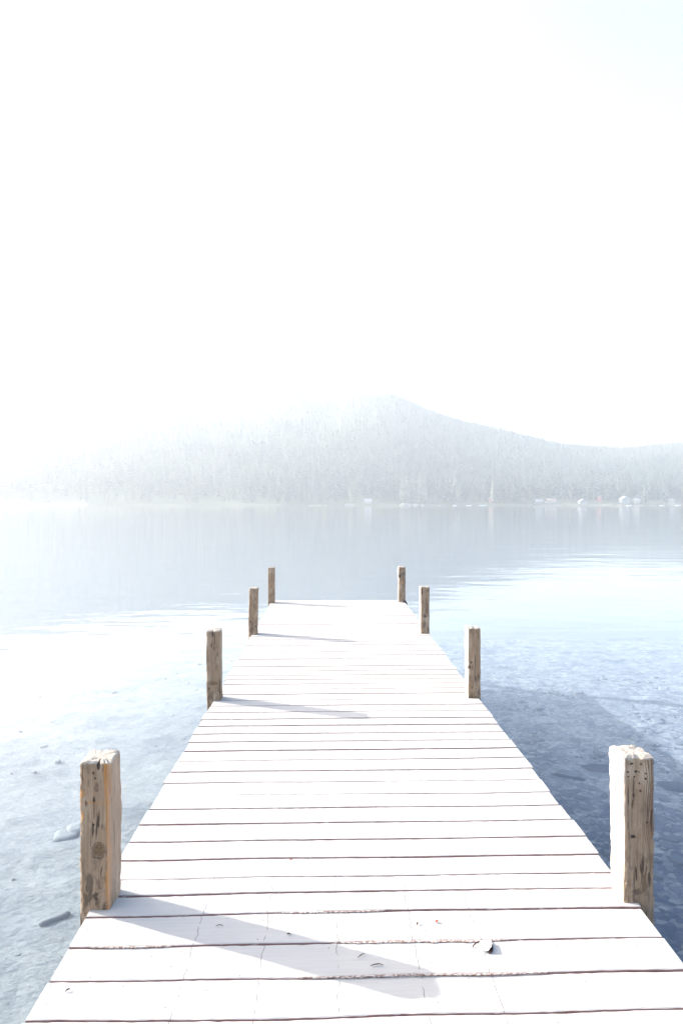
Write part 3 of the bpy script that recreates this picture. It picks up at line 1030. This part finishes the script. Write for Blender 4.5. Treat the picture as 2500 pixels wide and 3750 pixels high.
def cabin(px0, px1, row0, row1, wall, roof, label, nwin=2, gable=False, back=6):
    D = SHORE_Y + back
    x0, x1 = at(px0, D), at(px1, D)
    w = x1 - x0
    cx = (x0 + x1) / 2
    Y = shore_y(cx) + back
    zb = (HORIZON - row1) / 2090 * D + CAM_H
    zt = (HORIZON - row0) / 2090 * D + CAM_H
    z0 = land_z(cx, Y) - 0.5
    H = zt - zb
    rt = empty('cabin', (cx, Y, 0))
    tag(rt, label, 'cabin', 'cabins on the far shore')
    dp = 6.0
    we = zb + H * 0.62
    b = MB()
    b.box(-w / 2, w / 2, 0, dp, z0, we)
    if gable:
        b.add([(-w / 2, 0, we), (w / 2, 0, we), (0, 0, zt - 0.1), (-w / 2, dp, we), (w / 2, dp, we), (0, dp, zt - 0.1)], [(0, 1, 2), (5, 4, 3)])
    b.build('wall', wall, rt)
    b = MB(); o_ = 0.5
    if gable:
        for s in (-1, 1):
            v = [(s * (w / 2 + o_), -o_, we - 0.3), (s * (w / 2 + o_), dp + o_, we - 0.3), (0, dp + o_, zt), (0, -o_, zt)]
            v += [(p[0], p[1], p[2] + 0.2) for p in v]
            b.add(v, [(0, 1, 2, 3), (7, 6, 5, 4), (0, 4, 5, 1), (1, 5, 6, 2), (3, 7, 4, 0)])
    else:
        for s in (-1, 1):
            ym = dp / 2
            v = [(-w / 2 - o_, ym + s * (dp / 2 + o_), we - 0.2), (w / 2 + o_, ym + s * (dp / 2 + o_), we - 0.2), (w / 2 + o_, ym, zt), (-w / 2 - o_, ym, zt)]
            v += [(p[0], p[1], p[2] + 0.2) for p in v]
            b.add(v, [(0, 1, 2, 3), (7, 6, 5, 4), (0, 4, 5, 1), (1, 5, 6, 2), (3, 7, 4, 0)])
    b.build('roof', roof, rt)
    wh = min(1.3, (we - zb) * 0.45)
    for k in range(nwin):
        wx = -w / 2 + w * (k + 0.5) / nwin
        ww = min(0.7, w / nwin * 0.32)
        b = MB(); b.box(wx - ww - .12, wx + ww + .12, -0.08, -0.003, zb + 0.9, zb + 0.9 + wh + 0.24)
        fo = b.build('window', M_TRIM, rt)
        b = MB(); b.box(wx - ww, wx + ww, -0.11, -0.083, zb + 1.02, zb + 1.02 + wh); b.build('pane', M_GLASS, fo)


cabin(1335, 1360, 1827, 1851, M_WALL, M_ROOF, 'cream cabin with a flat grey roof on the far shore, left of the rocky point', 2)
cabin(1787, 1803, 1820, 1841, M_REDW, M_ROOF, 'tall narrow red cabin on the far shore below pale trees', 1, True, 12)
cabin(1960, 1985, 1829, 1846, M_GREYW, M_ROOF, 'wide grey cabin with a pale roof on the far shore between the red cabins', 2)
cabin(2003, 2036, 1826, 1850, M_WALL, M_ROOFD, 'cream boathouse behind the long landing stage of the far shore', 3)
cabin(2122, 2148, 1828, 1851, M_GREYW, M_ROOF, 'grey gabled cabin at the water on the far shore, left of the small red hut', 2, True)
cabin(2191, 2200, 1815, 1828, M_REDW, M_ROOFD, 'tiny red hut high above the water of the far shore', 1, True, 16)
cabin(2275, 2305, 1817, 1845, M_GREYW, M_ROOF, 'large lake house with white trimmed windows on the far shore', 4, True, 8)
cabin(2324, 2341, 1826, 1840, M_WALL, M_ROOF, 'small cream cabin right of the large lake house', 1)
cabin(2455, 2474, 1824, 1842, M_WALL, M_ROOF, 'cream gabled cabin near the right edge of the far shore', 2, True)

M_DOCK = plain('pale_dock_boards', (0.34, 0.33, 0.32), 0.8, 0.1)
M_HULL = plain('white_hull', (0.55, 0.55, 0.55), 0.4, 0.03)


def dock(px0, px1, label):
    D = SHORE_Y - 5
    x0, x1 = at(px0, D), at(px1, D)
    Y = shore_y((x0 + x1) / 2) - 5
    rt = empty('landing_stage', ((x0 + x1) / 2, Y, WATER_Z))
    tag(rt, label, 'dock', 'landing stages of the far shore')
    w = (x1 - x0) / 2
    b = MB(); b.box(-w, w, -0.8, 0.8, 0.35, 0.6)
    b.box(-0.7, 0.7, 0.8, 6, 0.36, 0.58)
    b.build('deck', M_DOCK, rt)
    n = max(2, int(w * 2 / 3.5))
    for k in range(n):
        xk = -w + 0.2 + (2 * w - 0.4) * k / (n - 1)
        b = MB(); b.box(xk - 0.1, xk + 0.1, -0.92, -0.803, -1.2, 1.1); b.build('pile', M_BARK, rt)


def boat(px, ln, label, rz=0, off=9):
    D = SHORE_Y - off
    X = at(px, D); Y = shore_y(X) - off
    rt = empty('boat', (X, Y, WATER_Z), R(rz))
    tag(rt, label, 'boat', 'small boats moored along the far shore')
    n = 12
    v = []; f = []
    for k in range(n + 1):
        t = k / n
        wd = 0.95 * math.sin(math.pi * min(1, 0.25 + t * 0.75)) ** 0.6 if t < 1 else 0.02
        sh = 0.55 + 0.3 * t * t
        xx = (t - 0.5) * ln
        v += [(xx, -wd, sh), (xx, -wd * 0.75, 0.05), (xx, 0, -0.2), (xx, wd * 0.75, 0.05), (xx, wd, sh), (xx, wd * .85, sh - .05), (xx, 0, 0.2), (xx, -wd * .85, sh - .05)]
    for k in range(n):
        for q in range(8):
            f.append((k * 8 + q, k * 8 + (q + 1) % 8, k * 8 + 8 + (q + 1) % 8, k * 8 + 8 + q))
    f += [tuple(range(7, -1, -1)), tuple(n * 8 + q for q in range(8))]
    obj('hull', v, f, M_HULL, rt)
    b = MB()
    b.add([(-0.1 * ln, -0.6, 0.4), (0.2 * ln, -0.5, 0.5), (0.2 * ln, 0.5, 0.5), (-0.1 * ln, 0.6, 0.4), (-0.1 * ln, -0.5, 1.3), (0.08 * ln, -0.4, 1.3), (0.08 * ln, 0.4, 1.3), (-0.1 * ln, 0.5, 1.3)],
          [(3, 2, 1, 0), (4, 5, 6, 7), (0, 1, 5, 4), (1, 2, 6, 5), (2, 3, 7, 6), (3, 0, 4, 7)])
    b.build('cockpit', M_GREYW, rt)


dock(1985, 2060, 'long landing stage in front of the cream boathouse')
dock(2203, 2238, 'low landing stage right of the small red hut')
dock(2256, 2310, 'landing stage below the large lake house')
dock(2322, 2352, 'short landing stage right of the large lake house')
dock(2382, 2404, 'short landing stage left of the rightmost boats')
dock(1130, 1180, 'landing stage at the misty left part of the far shore')
dock(1925, 1946, 'short landing stage left of the wide grey cabin')
boat(1714, 5, 'small white boat moored right of the rocky point')
boat(1763, 7.5, 'larger white boat moored left of the narrow red cabin')
boat(1663, 4, 'tiny white boat closest to the rocky point')
boat(2428, 5, 'white boat moored below the rightmost cabin')
boat(2488, 6, 'white boat cut by the right edge of the photo', 10)
boat(2300, 5, 'white boat lying at the lake house landing stage', 0, 11)


def shore_rock(px, s, lab):
    X = at(px, SHORE_Y); Y = shore_y(X) - 1
    N = 14
    v = []
    for l in range(6):
        t = l / 5
        for q in range(N):
            a = 2 * math.pi * q / N
            r_ = s * math.cos(t * 1.45) * (1 + 0.35 * noise.noise(Vector((math.cos(a) * 2 + px, math.sin(a) * 2, t * 3))))
            v.append((r_ * math.cos(a), r_ * math.sin(a) * 0.7, -0.8 + s * 0.75 * math.sin(t * 1.5)))
    f = [(l * N + q, l * N + (q + 1) % N, (l + 1) * N + (q + 1) % N, (l + 1) * N + q) for l in range(5) for q in range(N)]
    f.append(tuple(5 * N + q for q in range(N)))
    o = obj('shore_rock', v, f, M_ROCK)
    o.location = (X, Y, WATER_Z + 0.3)
    tag(o, lab, 'rock', 'pale rocks along the far shore')


for px, s, lab in ((1468, 2.4, 'low pale rock at the left tip of the rocky point'), (1482, 4.5, 'highest pale rock of the rocky point, below the pale trees'), (1500, 3.0, 'pale rock right of the highest one on the rocky point'),
                   (1522, 3.4, 'broad pale rock in the middle of the rocky point'), (1545, 2.2, 'small pale rock on the right of the rocky point'), (1274, 3.6, 'pale boulder at the water left of the cream cabin'),
                   (1290, 2.4, 'smaller pale boulder beside the one left of the cream cabin'), (1605, 1.8, 'small pale rock right of the rocky point'), (1190, 1.7, 'small pale rock in the mist left of the pale boulders')):
    shore_rock(px, s, lab)

# pale waterline beach strip
mbh = plain('dark_shore_gravel', (0.09, 0.09, 0.085), 0.95, 0.3, 0.3)
v = []; f = []
n = 400
for k in range(n + 1):
    x = -700 + 1400 * k / n
    w_ = max(0.05, 0.8 * noise.noise(Vector((x * 0.06, 1, 1))) + 0.35)
    ys_ = shore_y(x) - 1.2
    v += [(x, ys_ - 1.2, WATER_Z - 0.2), (x, ys_ - 0.6, WATER_Z + 0.25 * w_), (x, ys_ + 1.5, WATER_Z + 0.75 * w_), (x, ys_ + 3, WATER_Z - 0.3)]
for k in range(n):
    for q in range(3):
        f.append((k * 4 + q, k * 4 + 4 + q, k * 4 + 5 + q, k * 4 + 1 + q))
tag(obj('beach', v, f, mbh), kind='structure')

# ------------------------------------------------------------------ haze
mz = bpy.data.materials.new('haze')
mz.use_nodes = True
t = mz.node_tree
t.nodes.clear()
pv = t.nodes.new('ShaderNodeVolumePrincipled')
pv.inputs['Color'].default_value = (0.84, 0.92, 1.0, 1)
pv.inputs['Density'].default_value = 0.00056
pv.inputs['Anisotropy'].default_value = 0.30
ou = t.nodes.new('ShaderNodeOutputMaterial')
t.links.new(pv.outputs[0], ou.inputs['Volume'])
b = MB(); b.box(-1510, 1510, -70, 1000, -11, 255)
hz = b.build('haze', mz)
tag(hz, 'pale morning haze over the lake', 'haze', kind='stuff')
